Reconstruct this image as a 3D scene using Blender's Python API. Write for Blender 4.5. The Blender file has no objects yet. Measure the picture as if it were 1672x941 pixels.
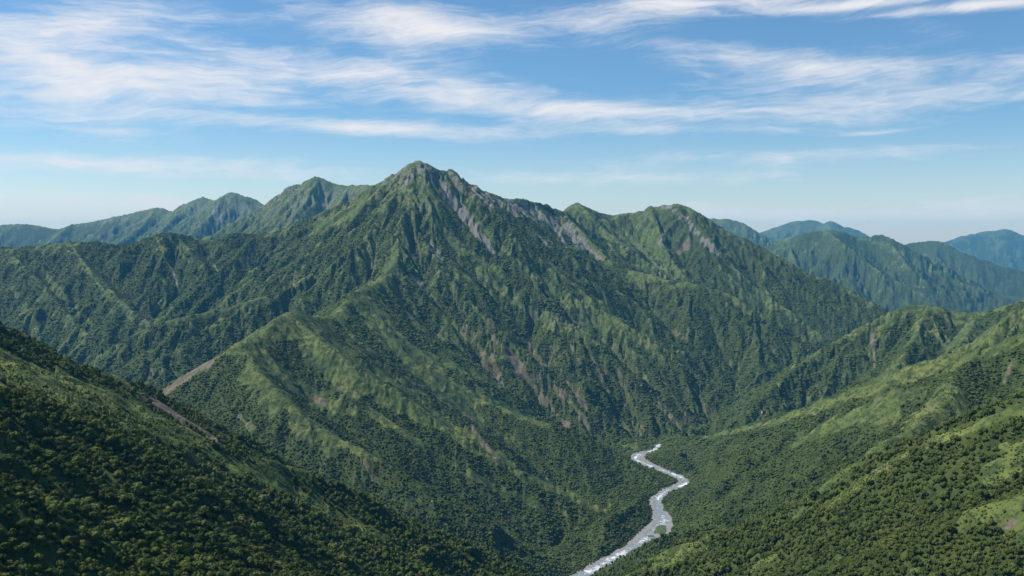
import bpy, math, random
import numpy as np

rng = np.random.default_rng(11)
random.seed(11)
C = bpy.context.scene.collection
f32 = np.float32

# ------------------------------------------------------------------ camera model (photo pixels -> places)
W0, H0 = 1672.0, 941.0
FPX = 1625.0
CAMZ = 750.0
TILT = math.atan(70.0 / FPX)
CT, ST = math.cos(TILT), math.sin(TILT)

def ray(px, py):
    a = (px - W0 / 2) / FPX
    b = (H0 / 2 - py) / FPX
    return a, CT + ST * b, -ST + CT * b

def P(px, py, Y):
    x, y, z = ray(px, py)
    s = Y / y
    return (x * s, Y, CAMZ + z * s)

def project(x, y, z):
    dz = z - CAMZ
    dep = y * CT - dz * ST
    up = y * ST + dz * CT
    dep = np.where(dep < 1, 1, dep)
    return W0 / 2 + FPX * x / dep, H0 / 2 - FPX * up / dep, dep

# ------------------------------------------------------------------ numpy noise
def _h(ix, iy, seed):
    ix = ix.astype(np.uint32); iy = iy.astype(np.uint32)
    h = ix * np.uint32(374761393) + iy * np.uint32(668265263) + np.uint32((seed * 2246822519) & 0xffffffff)
    h = (h ^ (h >> np.uint32(13))) * np.uint32(1274126177)
    h = (h ^ (h >> np.uint32(16))) * np.uint32(2246822519)
    return h ^ (h >> np.uint32(15))

def hash01(ix, iy, seed):
    return (_h(ix, iy, seed) & np.uint32(0xffffff)).astype(f32) / f32(16777216.0)

def vnoise(x, y, seed=0):
    xi = np.floor(x); yi = np.floor(y)
    fx = (x - xi).astype(f32); fy = (y - yi).astype(f32)
    xi = xi.astype(np.int64); yi = yi.astype(np.int64)
    u = fx * fx * (3 - 2 * fx); v = fy * fy * (3 - 2 * fy)
    a = hash01(xi, yi, seed); b = hash01(xi + 1, yi, seed)
    c = hash01(xi, yi + 1, seed); d = hash01(xi + 1, yi + 1, seed)
    return (a + (b - a) * u + (c - a) * v + (a - b - c + d) * u * v) * 2 - 1

def fbm(x, y, octv=4, seed=0, gain=0.5):
    s = np.zeros_like(x, dtype=f32); a = 1.0; t = 0.0
    for o in range(octv):
        s += f32(a) * vnoise(x, y, seed + o * 17)
        t += a; a *= gain
        x = x * 2.03 + 13.7; y = y * 2.03 - 7.1
    return s / f32(t)

def sstep(a, b, x):
    t = np.clip((x - a) / (b - a), 0, 1)
    return t * t * (3 - 2 * t)

def gully(x, y, dx, dy, seed, freq):
    """stripes running along the downhill direction (dx,dy); returns height and its gradient"""
    xi = np.floor(x); yi = np.floor(y)
    fx = (x - xi).astype(f32); fy = (y - yi).astype(f32)
    xi = xi.astype(np.int64); yi = yi.astype(np.int64)
    sx = -dy * f32(freq * 2 * math.pi); sy = dx * f32(freq * 2 * math.pi)
    co = np.zeros_like(fx); si = np.zeros_like(fx); wt = np.zeros_like(fx)
    for i in (-1, 0, 1):
        for j in (-1, 0, 1):
            h = _h(xi + i, yi + j, seed)
            jx = (h & np.uint32(0xffff)).astype(f32) / f32(65536.0)
            jy = (h >> np.uint32(16)).astype(f32) / f32(65536.0)
            ox = fx - (i + jx); oy = fy - (j + jy)
            w = np.exp(-2.2 * (ox * ox + oy * oy)) - f32(0.004)
            w = np.maximum(w, 0)
            ph = ox * sx + oy * sy
            co += w * np.cos(ph); si += w * np.sin(ph); wt += w
    wt = np.maximum(wt, 1e-4)
    co /= wt; si /= wt
    return co, -si * sx, -si * sy

# ------------------------------------------------------------------ ridges: (owner, slope, rounding, [(px,py,km)...])
OWN = ['ground', 'left_range', 'second_peak', 'main', 'wood_range', 'knoll', 'fore', 'near_right', 'mid_right',
       'far_spur', 'right_mountain', 'blue_hill', 'blue_ridge', 'pale_range', 'pale_hill', 'last_range']
OI = {n: i for i, n in enumerate(OWN)}
R = []
FARTHER = {'blue_hill': 1.5, 'blue_ridge': 1.4, 'pale_range': 1.7, 'pale_hill': 1.6, 'last_range': 1.45, 'left_range': 1.35, 'second_peak': 1.15}
def ridge(own, slope, rnd, pts, jag=1.0):
    k = FARTHER.get(own, 1.0)
    jag = jag * (1.7 if k > 1 else 1)
    R.append((OI[own], slope, rnd, [(a, b, c * k) for a, b, c in pts], jag))

ridge('left_range', .62, 14, [(-900,380,11.5),(-500,360,11.3),(-150,376,11),(0,368,10.6),(42,366,10.5),(92,374,10.4),(122,366,10.3),(200,351,10),(258,340,9.8),(285,346,9.7),(330,323,9.6),(350,328,9.5),(374,315,9.3),(405,325,9.2),(440,345,9.0),(520,372,8.8)])
ridge('left_range', .64, 12, [(258,340,9.8),(225,372,9.2),(190,402,8.7),(150,440,8.2)])
ridge('left_range', .64, 12, [(122,366,10.3),(90,388,9.7),(60,420,9.2)])
ridge('left_range', .64, 12, [(374,315,9.3),(345,352,8.8),(318,378,8.4),(290,410,8.0)])
ridge('left_range', .64, 12, [(330,323,9.6),(285,352,9.2),(262,380,8.8)])
ridge('second_peak', .66, 10, [(350,400,7.7),(398,360,7.8),(440,330,7.8),(470,306,7.8),(492,301,7.8),(517,289,7.8),(545,298,7.8),(575,303,7.7),(605,303,7.5),(650,320,7.2)])
ridge('second_peak', .68, 8, [(517,289,7.8),(495,330,7.3),(470,370,6.9),(450,400,6.6)])
ridge('second_peak', .68, 8, [(575,303,7.7),(548,340,7.2),(520,370,6.9)])
# main mountain
ridge('main', .68, 6, [(376,384,5.35),(420,383,5.4),(455,377,5.4),(490,360,5.4),(522,349,5.4),(560,333,5.4),(600,307,5.4),(640,283,5.3),(662,268,5.25),(680,264,5.2),(696,268,5.2),(715,278,5.25),(733,279,5.3),(745,284,5.3),(762,298,5.4),(790,310,5.5),(808,316,5.6),(830,323,5.7),(852,326,5.8),(870,331,5.9),(890,336,6.0),(905,342,6.0),(921,347,6.0)], 1.6)
ridge('main', .68, 7, [(921,347,6.0),(945,372,5.75),(975,408,5.5),(1000,432,5.3),(1060,449,5.15),(1121,461,5.0),(1190,482,4.9),(1226,506,4.8),(1283,538,4.75),(1330,572,4.7),(1380,615,4.7)])
ridge('main', .66, 8, [(733,279,5.3),(765,315,5.1),(800,360,4.95),(850,410,4.8),(905,455,4.65),(965,498,4.5),(1030,535,4.35),(1100,580,4.2),(1150,630,4.12),(1190,665,4.08)])
ridge('main', .68, 6, [(680,264,5.2),(676,300,5.0),(672,330,4.85),(685,375,4.65),(715,425,4.45),(755,475,4.25),(800,525,4.1),(850,575,3.95),(905,620,3.83),(960,660,3.73),(1025,716,3.62)])
ridge('main', .66, 7, [(850,410,4.8),(880,470,4.45),(930,530,4.2),(985,590,4.05),(1040,640,3.9),(1095,690,3.78)])
ridge('main', .66, 8, [(640,283,5.3),(625,330,5.05),(590,375,4.8),(550,415,4.6),(505,450,4.45),(450,478,4.3),(410,490,4.22),(374,502,4.15),(330,512,4.08),(296,520,4.0),(230,540,3.95),(150,590,3.85),(70,650,3.8)])
ridge('main', .66, 8, [(672,330,4.85),(655,375,4.62),(650,415,4.4),(630,450,4.15),(605,468,3.95)])
ridge('main', .7, 6, [(560,333,5.4),(530,385,5.05),(490,425,4.8),(455,455,4.6)])
ridge('main', .7, 6, [(808,316,5.6),(840,365,5.3),(875,410,5.1)])
ridge('main', .7, 6, [(870,331,5.9),(905,380,5.6),(935,425,5.35),(965,460,5.15)])
# wooded range on the left
ridge('wood_range', .64, 10, [(376,384,5.35),(345,393,5.4),(315,388,5.35),(290,382,5.3),(265,382,5.25),(235,390,5.25),(195,402,5.25),(160,397,5.25),(110,396,5.25),(60,401,5.3),(0,404,5.35),(-120,398,5.5),(-400,380,5.7),(-900,360,5.9)], 1.4)
ridge('wood_range', .66, 7, [(110,396,5.25),(150,440,4.9),(200,490,4.6),(240,530,4.4)])
ridge('wood_range', .66, 7, [(290,382,5.3),(330,430,5.0),(345,470,4.75)])
ridge('wood_range', .66, 7, [(0,404,5.35),(60,455,4.9),(110,510,4.55),(150,560,4.3)])
ridge('wood_range', .66, 7, [(420,383,5.4),(370,430,5.0),(310,480,4.7),(262,522,4.5)])
ridge('wood_range', .66, 7, [(-120,398,5.5),(-60,470,4.9),(20,550,4.4)])
# grassy knolls
ridge('knoll', .64, 12, [(605,468,3.95),(585,476,3.75),(565,495,3.62),(548,516,3.5),(520,519,3.35),(495,513,3.22),(470,512,3.15),(452,525,3.05),(435,545,2.98),(412,556,2.9),(392,562,2.85),(350,590,2.82),(310,615,2.8),(262,642,2.8),(215,690,2.8)])
ridge('knoll', .68, 9, [(585,476,3.75),(610,508,3.65),(650,552,3.55),(700,602,3.47),(747,640,3.4),(815,664,3.32),(888,692,3.24),(950,712,3.2),(1005,738,3.17),(1045,765,3.1),(1075,785,3.03)])
ridge('knoll', .72, 7, [(470,512,3.15),(520,552,3.0),(570,590,2.9),(630,628,2.84),(700,678,2.78),(770,722,2.72),(840,765,2.68),(900,795,2.65),(960,822,2.62),(1030,850,2.6)])
ridge('knoll', .66, 10, [(392,562,2.85),(420,605,2.68),(460,645,2.55),(520,695,2.44),(590,735,2.36),(660,775,2.3),(730,815,2.25),(800,858,2.22),(860,895,2.2),(915,928,2.2)])
ridge('knoll', .68, 9, [(548,516,3.5),(600,570,3.3),(650,615,3.2),(710,660,3.12),(780,705,3.04)])
# foreground hill on the left
ridge('fore', .68, 16, [(-600,380,.95),(-300,480,.85),(-120,570,.86),(0,612,.9),(60,633,.93),(117,650,.96),(211,692,1.02),(305,730,1.09),(375,762,1.15),(422,790,1.2),(490,822,1.28),(560,852,1.36),(620,878,1.44),(690,910,1.54),(760,945,1.66),(830,985,1.8)])
ridge('fore', .68, 16, [(-600,330,1.1),(-300,400,1.15),(-120,482,1.25),(0,534,1.33),(60,560,1.36),(120,588,1.4),(180,612,1.44),(215,628,1.47),(255,650,1.52),(330,697,1.62),(380,735,1.68)])
ridge('fore', .6, 30, [(-300,560,.9),(-150,570,1.05),(0,590,1.12),(117,625,1.17),(211,665,1.25)])
ridge('fore', .6, 34, [(-300,556,.83),(-150,560,.95),(0,601,1.01),(117,639,1.06),(211,680,1.13),(290,712,1.2),(350,745,1.28)])
ridge('fore', .6, 34, [(-300,520,1.0),(-150,530,1.13),(0,567,1.22),(117,607,1.29),(205,648,1.36),(280,690,1.43),(340,725,1.5)])
ridge('fore', .58, 14, [(-300,640,.5),(-120,745,.53),(0,800,.6),(94,838,.64),(187,880,.69),(250,930,.74),(330,990,.8)])
ridge('fore', .62, 10, [(-300,560,.62),(-120,570,.86)])
# right hills
ridge('near_right', .60, 14, [(2300,380,.9),(2000,520,1.05),(1800,606,1.15),(1672,657,1.22),(1610,682,1.27),(1560,702,1.32),(1480,738,1.42),(1400,783,1.52),(1345,826,1.6),(1290,858,1.68),(1230,888,1.78),(1150,920,1.92),(1080,948,2.05)])
ridge('near_right', .62, 12, [(1800,606,1.15),(1740,700,1.03),(1680,780,.96),(1600,870,.92),(1540,950,.9)])
ridge('mid_right', .62, 12, [(2300,330,1.9),(2000,440,2.0),(1800,497,2.1),(1672,543,2.18),(1640,556,2.2),(1600,570,2.23),(1540,582,2.28),(1490,598,2.33),(1440,616,2.5),(1400,633,2.66),(1350,652,2.88),(1300,670,3.08),(1240,690,3.32),(1190,702,3.42),(1150,710,3.48),(1110,719,3.53),(1085,727,3.56)])
ridge('mid_right', .64, 10, [(1600,570,2.23),(1550,640,2.0),(1500,690,1.86),(1440,730,1.78)])
ridge('mid_right', .64, 10, [(1440,616,2.5),(1385,675,2.42),(1330,722,2.36),(1275,760,2.36)])
ridge('far_spur', .66, 9, [(2200,330,3.6),(1900,410,3.75),(1740,462,3.85),(1672,488,3.9),(1640,497,3.95),(1600,510,4.0),(1560,508,4.0),(1520,501,4.02),(1489,499,4.05),(1450,512,4.05),(1400,535,4.03),(1340,572,3.98),(1290,612,3.85),(1245,652,3.72),(1215,680,3.62)])
ridge('far_spur', .66, 9, [(2000,380,2.7),(1800,450,2.75),(1672,504,2.8),(1630,530,2.85),(1598,551,2.9),(1549,580,2.95),(1493,602,3.0),(1430,645,3.1)])
ridge('far_spur', .68, 8, [(1520,501,4.02),(1490,560,3.75),(1455,610,3.55),(1430,650,3.4)])
ridge('far_spur', .68, 8, [(1600,510,4.0),(1580,550,3.75),(1560,590,3.6)])
# right mountain and the far blue ones
ridge('right_mountain', .68, 7, [(915,352,6.4),(928,338,6.5),(941,330,6.5),(958,337,6.5),(990,349,6.6),(1010,349,6.6),(1035,345,6.6),(1060,338,6.6),(1080,335,6.6),(1092,336,6.6),(1108,335,6.5),(1125,341,6.5),(1135,346,6.4),(1160,363,6.3),(1200,387,6.15),(1260,417,6.0),(1330,450,5.85),(1400,482,5.7),(1440,502,5.6),(1520,545,5.5)], 1.5)
ridge('right_mountain', .68, 7, [(941,330,6.5),(985,370,6.2),(1035,410,5.9),(1080,445,5.7)])
ridge('right_mountain', .68, 7, [(1060,338,6.6),(1075,380,6.2),(1095,420,5.9),(1120,450,5.7)])
ridge('right_mountain', .68, 7, [(1135,346,6.4),(1165,400,6.0),(1215,450,5.75),(1280,500,5.5),(1340,545,5.3)])
ridge('right_mountain', .68, 7, [(1260,417,6.0),(1310,470,5.7),(1370,520,5.45)])
ridge('blue_hill', .62, 10, [(1180,430,7.9),(1234,408,7.8),(1290,388,7.7),(1318,379,7.6),(1347,375,7.6),(1375,378,7.6),(1404,390,7.6),(1420,387,7.6),(1436,384,7.6),(1454,390,7.5),(1485,409,7.4),(1525,429,7.3),(1565,449,7.2),(1605,470,7.1),(1646,487,7.0),(1720,520,6.9)])
ridge('blue_hill', .64, 9, [(1347,375,7.6),(1375,397,7.2),(1404,418,7.0),(1464,457,6.7),(1520,485,6.5),(1575,510,6.4)])
ridge('blue_hill', .64, 9, [(1290,388,7.7),(1300,430,7.2),(1330,470,6.8)])
ridge('blue_hill', .64, 9, [(1454,390,7.5),(1490,440,7.0),(1540,480,6.7)])
ridge('blue_ridge', .6, 12, [(1420,420,10.5),(1470,400,10.3),(1510,393,10.2),(1537,395,10),(1565,409,9.8),(1606,425,9.6),(1672,444,9.4),(1760,470,9.2),(1900,490,9)])
ridge('pale_range', .62, 10, [(1120,345,9.2),(1157,357,9),(1194,358,8.9),(1218,366,8.8),(1240,380,8.7),(1262,392,8.6),(1300,420,8.4)])
ridge('pale_range', .6, 12, [(1200,392,13.5),(1240,378,13.3),(1290,363,13.2),(1330,360,13.2),(1346,366,13.1),(1360,361,13),(1380,371,13),(1398,373,13),(1420,385,12.8),(1450,398,12.5)], 1.6)
ridge('pale_hill', .6, 14, [(1490,410,15.5),(1540,396,15.3),(1570,386,15.2),(1605,379,15.2),(1640,375,15),(1655,378,15),(1672,384,15),(1740,372,15),(1850,390,15),(2100,370,14)])
ridge('last_range', .5, 20, [(-2600,372,18),(-900,388,19),(0,392,19.5),(700,392,19.5),(1300,396,19.5),(1420,396,19.5),(1480,392,19.5),(1520,393,19.5),(1600,397,19.5),(2000,390,19),(3500,372,17)])

# ------------------------------------------------------------------ river course (photo crop units -> world)
RIV = [(-260,1120,72),(-60,1020,72),(70,950,70),(150,915,72),(270,840,70),(400,772,85),(530,705,115),(610,625,110),(645,545,70),
       (612,470,46),(603,405,46),(680,350,44),(770,312,44),(800,280,40),(740,245,38),(640,205,36),(545,165,42),(478,130,48),(482,98,44),(555,74,30),(605,52,16)]
def rz(Y): return (Y - 2250.0) * 0.02
def PZ(px, py):
    x, y, z = ray(px, py)
    s = 2500.0
    for _ in range(20):
        s = (rz(y * s) - CAMZ) / z
    return np.array((x * s, y * s, rz(y * s)))
def catmull(pts, step):
    p = np.array(pts, dtype=float)
    p = np.vstack([2 * p[0] - p[1], p, 2 * p[-1] - p[-2]])
    out = []
    for i in range(1, len(p) - 2):
        n = max(2, int(np.linalg.norm((p[i + 1] - p[i])[:2]) / step))
        t = np.linspace(0, 1, n, endpoint=False)[:, None]
        a, b, c, d = p[i - 1], p[i], p[i + 1], p[i + 2]
        out.append(0.5 * ((2 * b) + (c - a) * t + (2 * a - 5 * b + 4 * c - d) * t ** 2 + (3 * b - a - 3 * c + d) * t ** 3))
    out.append(p[-2][None])
    return np.vstack(out)
rivp = []
for cx, cy, w in RIV:
    q = PZ(930 + cx / 4.26, 720 + cy / 4.26)
    rivp.append((q[0], q[1], q[2], .9 * w / 4.26 * q[1] / FPX))
# upstream, hidden behind the right hill, then winding away up the valley
for X_, Y_ in ((535, 3590),):
    rivp.append((X_, Y_, rz(3400) + (Y_ - 3400) * 0.03, 7))
# downstream, below the frame
rivp = [(190, 1640, rz(1640), 20), (165, 1800, rz(1800), 22), (150, 1960, rz(1960), 22)] + rivp[1:]
river = catmull(rivp, 9.0)

# ------------------------------------------------------------------ polar ground sheet (fine where the view looks, closing all round)
def spread(stops):
    out = [stops[0][0]]
    for (a, b), s in stops_pairs(stops):
        n = max(1, int(round((b - a) / s)))
        out += list(np.linspace(a, b, n + 1)[1:])
    return np.array(out)
def stops_pairs(st):
    return [((st[i][0], st[i + 1][0]), st[i][1]) for i in range(len(st) - 1)]
az = np.radians(spread([(-180, 4), (-60, .6), (-40, .2), (-33, .08), (-29.3, .042), (29.3, .08), (33, .2), (40, .6), (60, 4), (180, 1)]))
def geo(a, b, q):
    n = int(math.ceil(math.log(b / a) / math.log(q)))
    return list(a * (b / a) ** (np.arange(n) / n))
rad = np.array(geo(6, 250, 1.12) + geo(250, 900, 1.0045) + geo(900, 1700, 1.003) + geo(1700, 7000, 1.00185) + geo(7000, 10000, 1.0024) + geo(10000, 29500, 1.0042) + [29500.0])
NR, NA = len(rad), len(az)
print('grid', NR, NA, NR * NA)
X = (rad[:, None] * np.sin(az)[None]).astype(f32)
Yg = (rad[:, None] * np.cos(az)[None]).astype(f32)

# domain warp that fades at the crests
wx = f32(1) * fbm(X / 260, Yg / 260, 3, 5) * 48
wy = f32(1) * fbm(X / 260 + 50, Yg / 260 + 9, 3, 6) * 48

def floorz(y):
    return np.where(y < 3400, rz(np.maximum(y, 1200)) - 4, rz(3400) - 4 + (y - 3400) * 0.010)
Z = floorz(Yg).astype(f32) + fbm(X / 500, Yg / 500, 3, 3) * 12 - 10
D = np.full_like(Z, 500.0)
O = np.zeros(Z.shape, np.int8)

def fract_line(pts, jag, seed):
    w = np.array([P(a, b, k * 1000.0) for a, b, k in pts])
    km = w[:, 1].mean() / 1000.0
    line = catmull(w, max(18.0, 7 * km))
    r = np.random.default_rng(seed)
    n = len(line)
    k = np.arange(n)
    def n1(scale):
        m = int(n / scale) + 3
        v = r.uniform(-1, 1, m)
        return np.interp(k / scale, np.arange(m), v)
    a = min(2.2, 0.75 + km * 0.2) * jag * float(np.clip((km - 1.2) / 2.6, .12, 1))
    line[:, 2] += (n1(1.3) * 1.6 + n1(4) * 2.6 + n1(9) * 2.2) * a
    line[:, 0] += (n1(3) * 4 + n1(8) * 8) * a * .8
    line[:, 1] += (n1(3) * 4 + n1(8) * 8) * a * .8
    return line

lograd = np.log(rad)
for ri, (own, slope, rnd, pts, jag) in enumerate(R):
    L = fract_line(pts, jag, 100 + ri)
    reach = min(2600.0, (L[:, 2].max() + 80) / slope)
    rr = np.hypot(L[:, 0], L[:, 1])
    r0 = max(0, np.searchsorted(rad, rr.min() - reach)); r1 = min(NR, np.searchsorted(rad, rr.max() + reach) + 1)
    aa = np.arctan2(L[:, 0], L[:, 1])
    dm = max(rr.min(), 1)
    da = math.asin(min(.999, reach / dm)) if reach < dm else math.pi
    c0 = max(0, np.searchsorted(az, aa.min() - da)); c1 = min(NA, np.searchsorted(az, aa.max() + da) + 1)
    if OWN[own] == 'last_range': c0, c1 = 0, NA
    x = X[r0:r1, c0:c1]; y = Yg[r0:r1, c0:c1]
    best = np.full(x.shape, 1e9, f32); zr = np.zeros(x.shape, f32)
    # coarse pass on segment runs: block culling by distance to run centre
    wxx = wx[r0:r1, c0:c1]; wyy = wy[r0:r1, c0:c1]
    # first a rough distance with few vertices
    Lc = L[::max(1, len(L) // 24)]
    rough = np.full(x.shape, 1e12, f32)
    for q in Lc:
        rough = np.minimum(rough, (x - f32(q[0])) ** 2 + (y - f32(q[1])) ** 2)
    rough = np.sqrt(rough)
    f = sstep(20, 260, rough)
    spacing = np.hypot(*(np.diff(Lc[:, :2], axis=0).T)).max() if len(Lc) > 1 else 50
    sel = np.nonzero(rough < reach + spacing)
    xs = (x[sel] + wxx[sel] * f[sel]).astype(f32); ys = (y[sel] + wyy[sel] * f[sel]).astype(f32)
    bs = np.full(xs.shape, 1e9, f32); zs = np.zeros(xs.shape, f32)
    score = np.full(xs.shape, -1e9, f32)
    sl = f32(slope) * (1 + 0.10 * fbm(xs / 420, ys / 420, 2, 31 + ri))
    for k in range(len(L) - 1):
        a = L[k]; b = L[k + 1]
        ex, ey = b[0] - a[0], b[1] - a[1]
        l2 = max(ex * ex + ey * ey, 1e-6)
        t = np.clip(((xs - f32(a[0])) * f32(ex) + (ys - f32(a[1])) * f32(ey)) * f32(1 / l2), 0, 1)
        dx = xs - (f32(a[0]) + t * f32(ex)); dy = ys - (f32(a[1]) + t * f32(ey))
        d = np.sqrt(dx * dx + dy * dy)
        zc = f32(a[2]) + t * f32(b[2] - a[2])
        sc = zc - sl * (np.sqrt(d * d + f32(rnd * rnd)) - f32(rnd))
        m = sc > score
        score = np.where(m, sc, score); bs = np.where(m, d, bs); zs = np.where(m, zc, zs)
    zz = score
    Zs = Z[r0:r1, c0:c1]; Ds = D[r0:r1, c0:c1]; Os = O[r0:r1, c0:c1]
    m = zz > Zs[sel]
    idx = tuple(s[m] for s in sel)
    Zs[idx] = zz[m]; Ds[idx] = bs[m]; Os[idx] = own

# lookout hill that carries the camera
RR = np.hypot(X, Yg)
zl = CAMZ - 2.2 - 0.55 * RR - np.clip(8 - RR, 0, 8) * 0
m = zl > Z
Z[m] = zl[m]; O[m] = OI['fore']; D[m] = np.minimum(D[m], RR[m])

# ------------------------------------------------------------------ river corridor cut
rd = np.full(Z.shape, 1e9, f32); rzz = np.zeros(Z.shape, f32)
r0 = np.searchsorted(rad, 700); r1 = np.searchsorted(rad, 7600)
c0 = np.searchsorted(az, math.radians(-45)); c1 = np.searchsorted(az, math.radians(36))
x = X[r0:r1, c0:c1]; y = Yg[r0:r1, c0:c1]
pre = np.full(x.shape, 1e12, f32)
rc = river[::20]
for q in rc:
    pre = np.minimum(pre, (x - f32(q[0])) ** 2 + (y - f32(q[1])) ** 2)
sel = np.nonzero(pre < 520 ** 2)
xs, ys = x[sel], y[sel]
bd = np.full(xs.shape, 1e9, f32); bz = np.zeros(xs.shape, f32)
rv = river[::2]
for k in range(len(rv) - 1):
    a, b = rv[k], rv[k + 1]
    ex, ey = b[0] - a[0], b[1] - a[1]; l2 = max(ex * ex + ey * ey, 1e-6)
    t = np.clip(((xs - f32(a[0])) * f32(ex) + (ys - f32(a[1])) * f32(ey)) * f32(1 / l2), 0, 1)
    d = np.sqrt((xs - (f32(a[0]) + t * f32(ex))) ** 2 + (ys - (f32(a[1]) + t * f32(ey))) ** 2) - (f32(a[3]) + t * f32(b[3] - a[3]))
    zc = f32(a[2]) + t * f32(b[2] - a[2])
    m = d < bd
    bd = np.where(m, d, bd); bz = np.where(m, zc, bz)
tmp = rd[r0:r1, c0:c1]; tmp[sel] = bd
tmp = rzz[r0:r1, c0:c1]; tmp[sel] = bz
near = (rd < 300) & (Yg < 3750)
rdn = rd + fbm(X / 45, Yg / 45, 3, 77) * 13 + 2
lim = rzz - 1.2 + np.clip(rdn, 0, 6) * 0.45 + np.clip(rdn - 120, 0, 1e4) * 1.4 + np.clip(rdn - 6, 0, 1e4) * (0.72 + 0.15 * fbm(X / 150, Yg / 150, 2, 8))
Z = np.where(near, np.minimum(Z, lim), Z)
# lift low ground beside the river so that the bed never floats
lift = rzz - 1.2 + np.clip(rdn, 0, 1e4) * 0.12
Z = np.where(near & (rd < 120), np.maximum(Z, lift), Z)

# ------------------------------------------------------------------ erosion: ribs and gullies running down the slopes
def grad(z):
    zr = np.gradient(z, rad, axis=0)
    za = np.gradient(z, az, axis=1) / rad[:, None]
    s = np.sin(az)[None]; c = np.cos(az)[None]
    return (zr * s + za * c).astype(f32), (zr * c - za * s).astype(f32)
gx, gy = grad(Z)
vis_r = (rad > 240) & (rad < 26000)
ri0, ri1 = np.nonzero(vis_r)[0][[0, -1]]
ci0 = np.searchsorted(az, math.radians(-45)); ci1 = np.searchsorted(az, math.radians(45))
sl_ = (slice(ri0, ri1), slice(ci0, ci1))
xs = X[sl_]; ys = Yg[sl_]; ds = D[sl_]
def blur(a, k, ax):
    p = [(0, 0), (0, 0)]; p[ax] = (k + 1, k)
    c = np.cumsum(np.pad(a, p, mode='edge').astype(np.float64), axis=ax)
    n = a.shape[ax]
    hi = [slice(None)] * 2; lo = [slice(None)] * 2
    hi[ax] = slice(2 * k + 1, 2 * k + 1 + n); lo[ax] = slice(0, n)
    return ((c[tuple(hi)] - c[tuple(lo)]) / (2 * k + 1)).astype(f32)
def soften(a):
    for _ in range(2): a = blur(blur(a, 7, 0), 18, 1)
    return a
# downhill direction, smoothed so that ribs fade out where two slopes meet in a gully
gxs = soften(gx[sl_]); gys = soften(gy[sl_])
smooth_own = np.ones(len(OWN), f32)
for n_, v_ in (('knoll', .45), ('fore', .45), ('near_right', .42), ('mid_right', .6), ('ground', .4)):
    smooth_own[OI[n_]] = v_
am = smooth_own[O[sl_]]
gm = np.hypot(gxs, gys)
steep = sstep(.12, .52, gm) * np.clip(.78 / np.maximum(gm, .1), .15, 1)
rivf = sstep(4, 70, rd[sl_])
EH = np.zeros_like(xs)
GU = np.zeros_like(xs)
dist = np.hypot(xs, ys)
for o, (lam, amp) in enumerate(((330, 48), (165, 29), (84, 19), (44, 10.5), (24, 4.6))):
    cell = lam * 1.35
    n = np.maximum(np.hypot(gxs, gys), 1e-4)
    h, hx, hy = gully(xs / cell + o * 3.7, ys / cell - o * 1.9, gxs / n, gys / n, 40 + o, 1.35)
    tri = (2 / math.pi) * np.arcsin(np.clip(.985 * h, -1, 1))
    fade = sstep(0.0, lam * .55, ds) * rivf * steep * am * (1 + .7 * sstep(7500, 10500, dist))
    if o >= 2: fade = fade * (1 - 0.85 * sstep(.8, 2.2, dist / (lam * 125)))     # too fine for the far sheet
    EH += f32(amp) * fade * (tri - .25)
    GU += fade * tri * f32((.3, .8, 1.0, .8, .4)[o])
    k = amp / cell * fade * .8
    gxs += k * hx; gys += k * hy
Z[sl_] += EH
GUL = np.zeros_like(Z); GUL[sl_] = GU
# ground roughness
lump = 1 - np.abs(vnoise(X / 27 + .35 * fbm(X / 15, Yg / 15, 2, 95), Yg / 27, 93)) * 2
Z += ((fbm(X / 38, Yg / 38, 3, 91) * 2.6 + lump * 3.4) * np.where(RR > 1500, 1.0, .6) + fbm(X / 9, Yg / 9, 2, 92) * .45) * sstep(0, 40, rd) * sstep(60, 300, RR)
Z = np.where(near, np.minimum(Z, rzz - 1.2 + np.clip(rdn, 0, 6) * 0.45 + np.clip(rdn - 6, 0, 1e4) * .92 + np.clip(rdn - 120, 0, 1e4) * 1.4), Z)

# ------------------------------------------------------------------ what covers the ground
PX, PY, DEP = project(X, Yg, Z)
n1 = fbm(X / 160, Yg / 160, 4, 201)
n2 = fbm(X / 34, Yg / 34, 3, 202)
n3 = fbm(X / 620, Yg / 620, 2, 203)
gx, gy = grad(Z)
SLOPE = np.hypot(gx, gy)
forest_bias = np.zeros(len(OWN), f32)
for n_, v_ in (('ground', .9), ('left_range', .85), ('second_peak', .55), ('main', .84), ('wood_range', 1.05), ('knoll', .72), ('fore', .9),
               ('near_right', .74), ('mid_right', .72), ('far_spur', .75), ('right_mountain', .8), ('blue_hill', .85), ('blue_ridge', .8),
               ('pale_range', .4), ('pale_hill', .5), ('last_range', .5)):
    forest_bias[OI[n_]] = v_
FB = forest_bias[O]
crest = 1 - sstep(10, 95, D)
crest = crest * sstep(80, 350, Z)
score = FB + .6 * n1 + .5 * n2 + .25 * n3 - .46 * GUL - .5 * crest
alt = sstep(880, 1150, Z)
score -= .75 * alt * (O != OI['ground'])
# lower slopes are wooded
score += .6 * (1 - sstep(60, 330, Z)) * (O != OI['ground'])
rock = np.zeros_like(Z); soil = np.zeros_like(Z); grassadd = np.zeros_like(Z)

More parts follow.
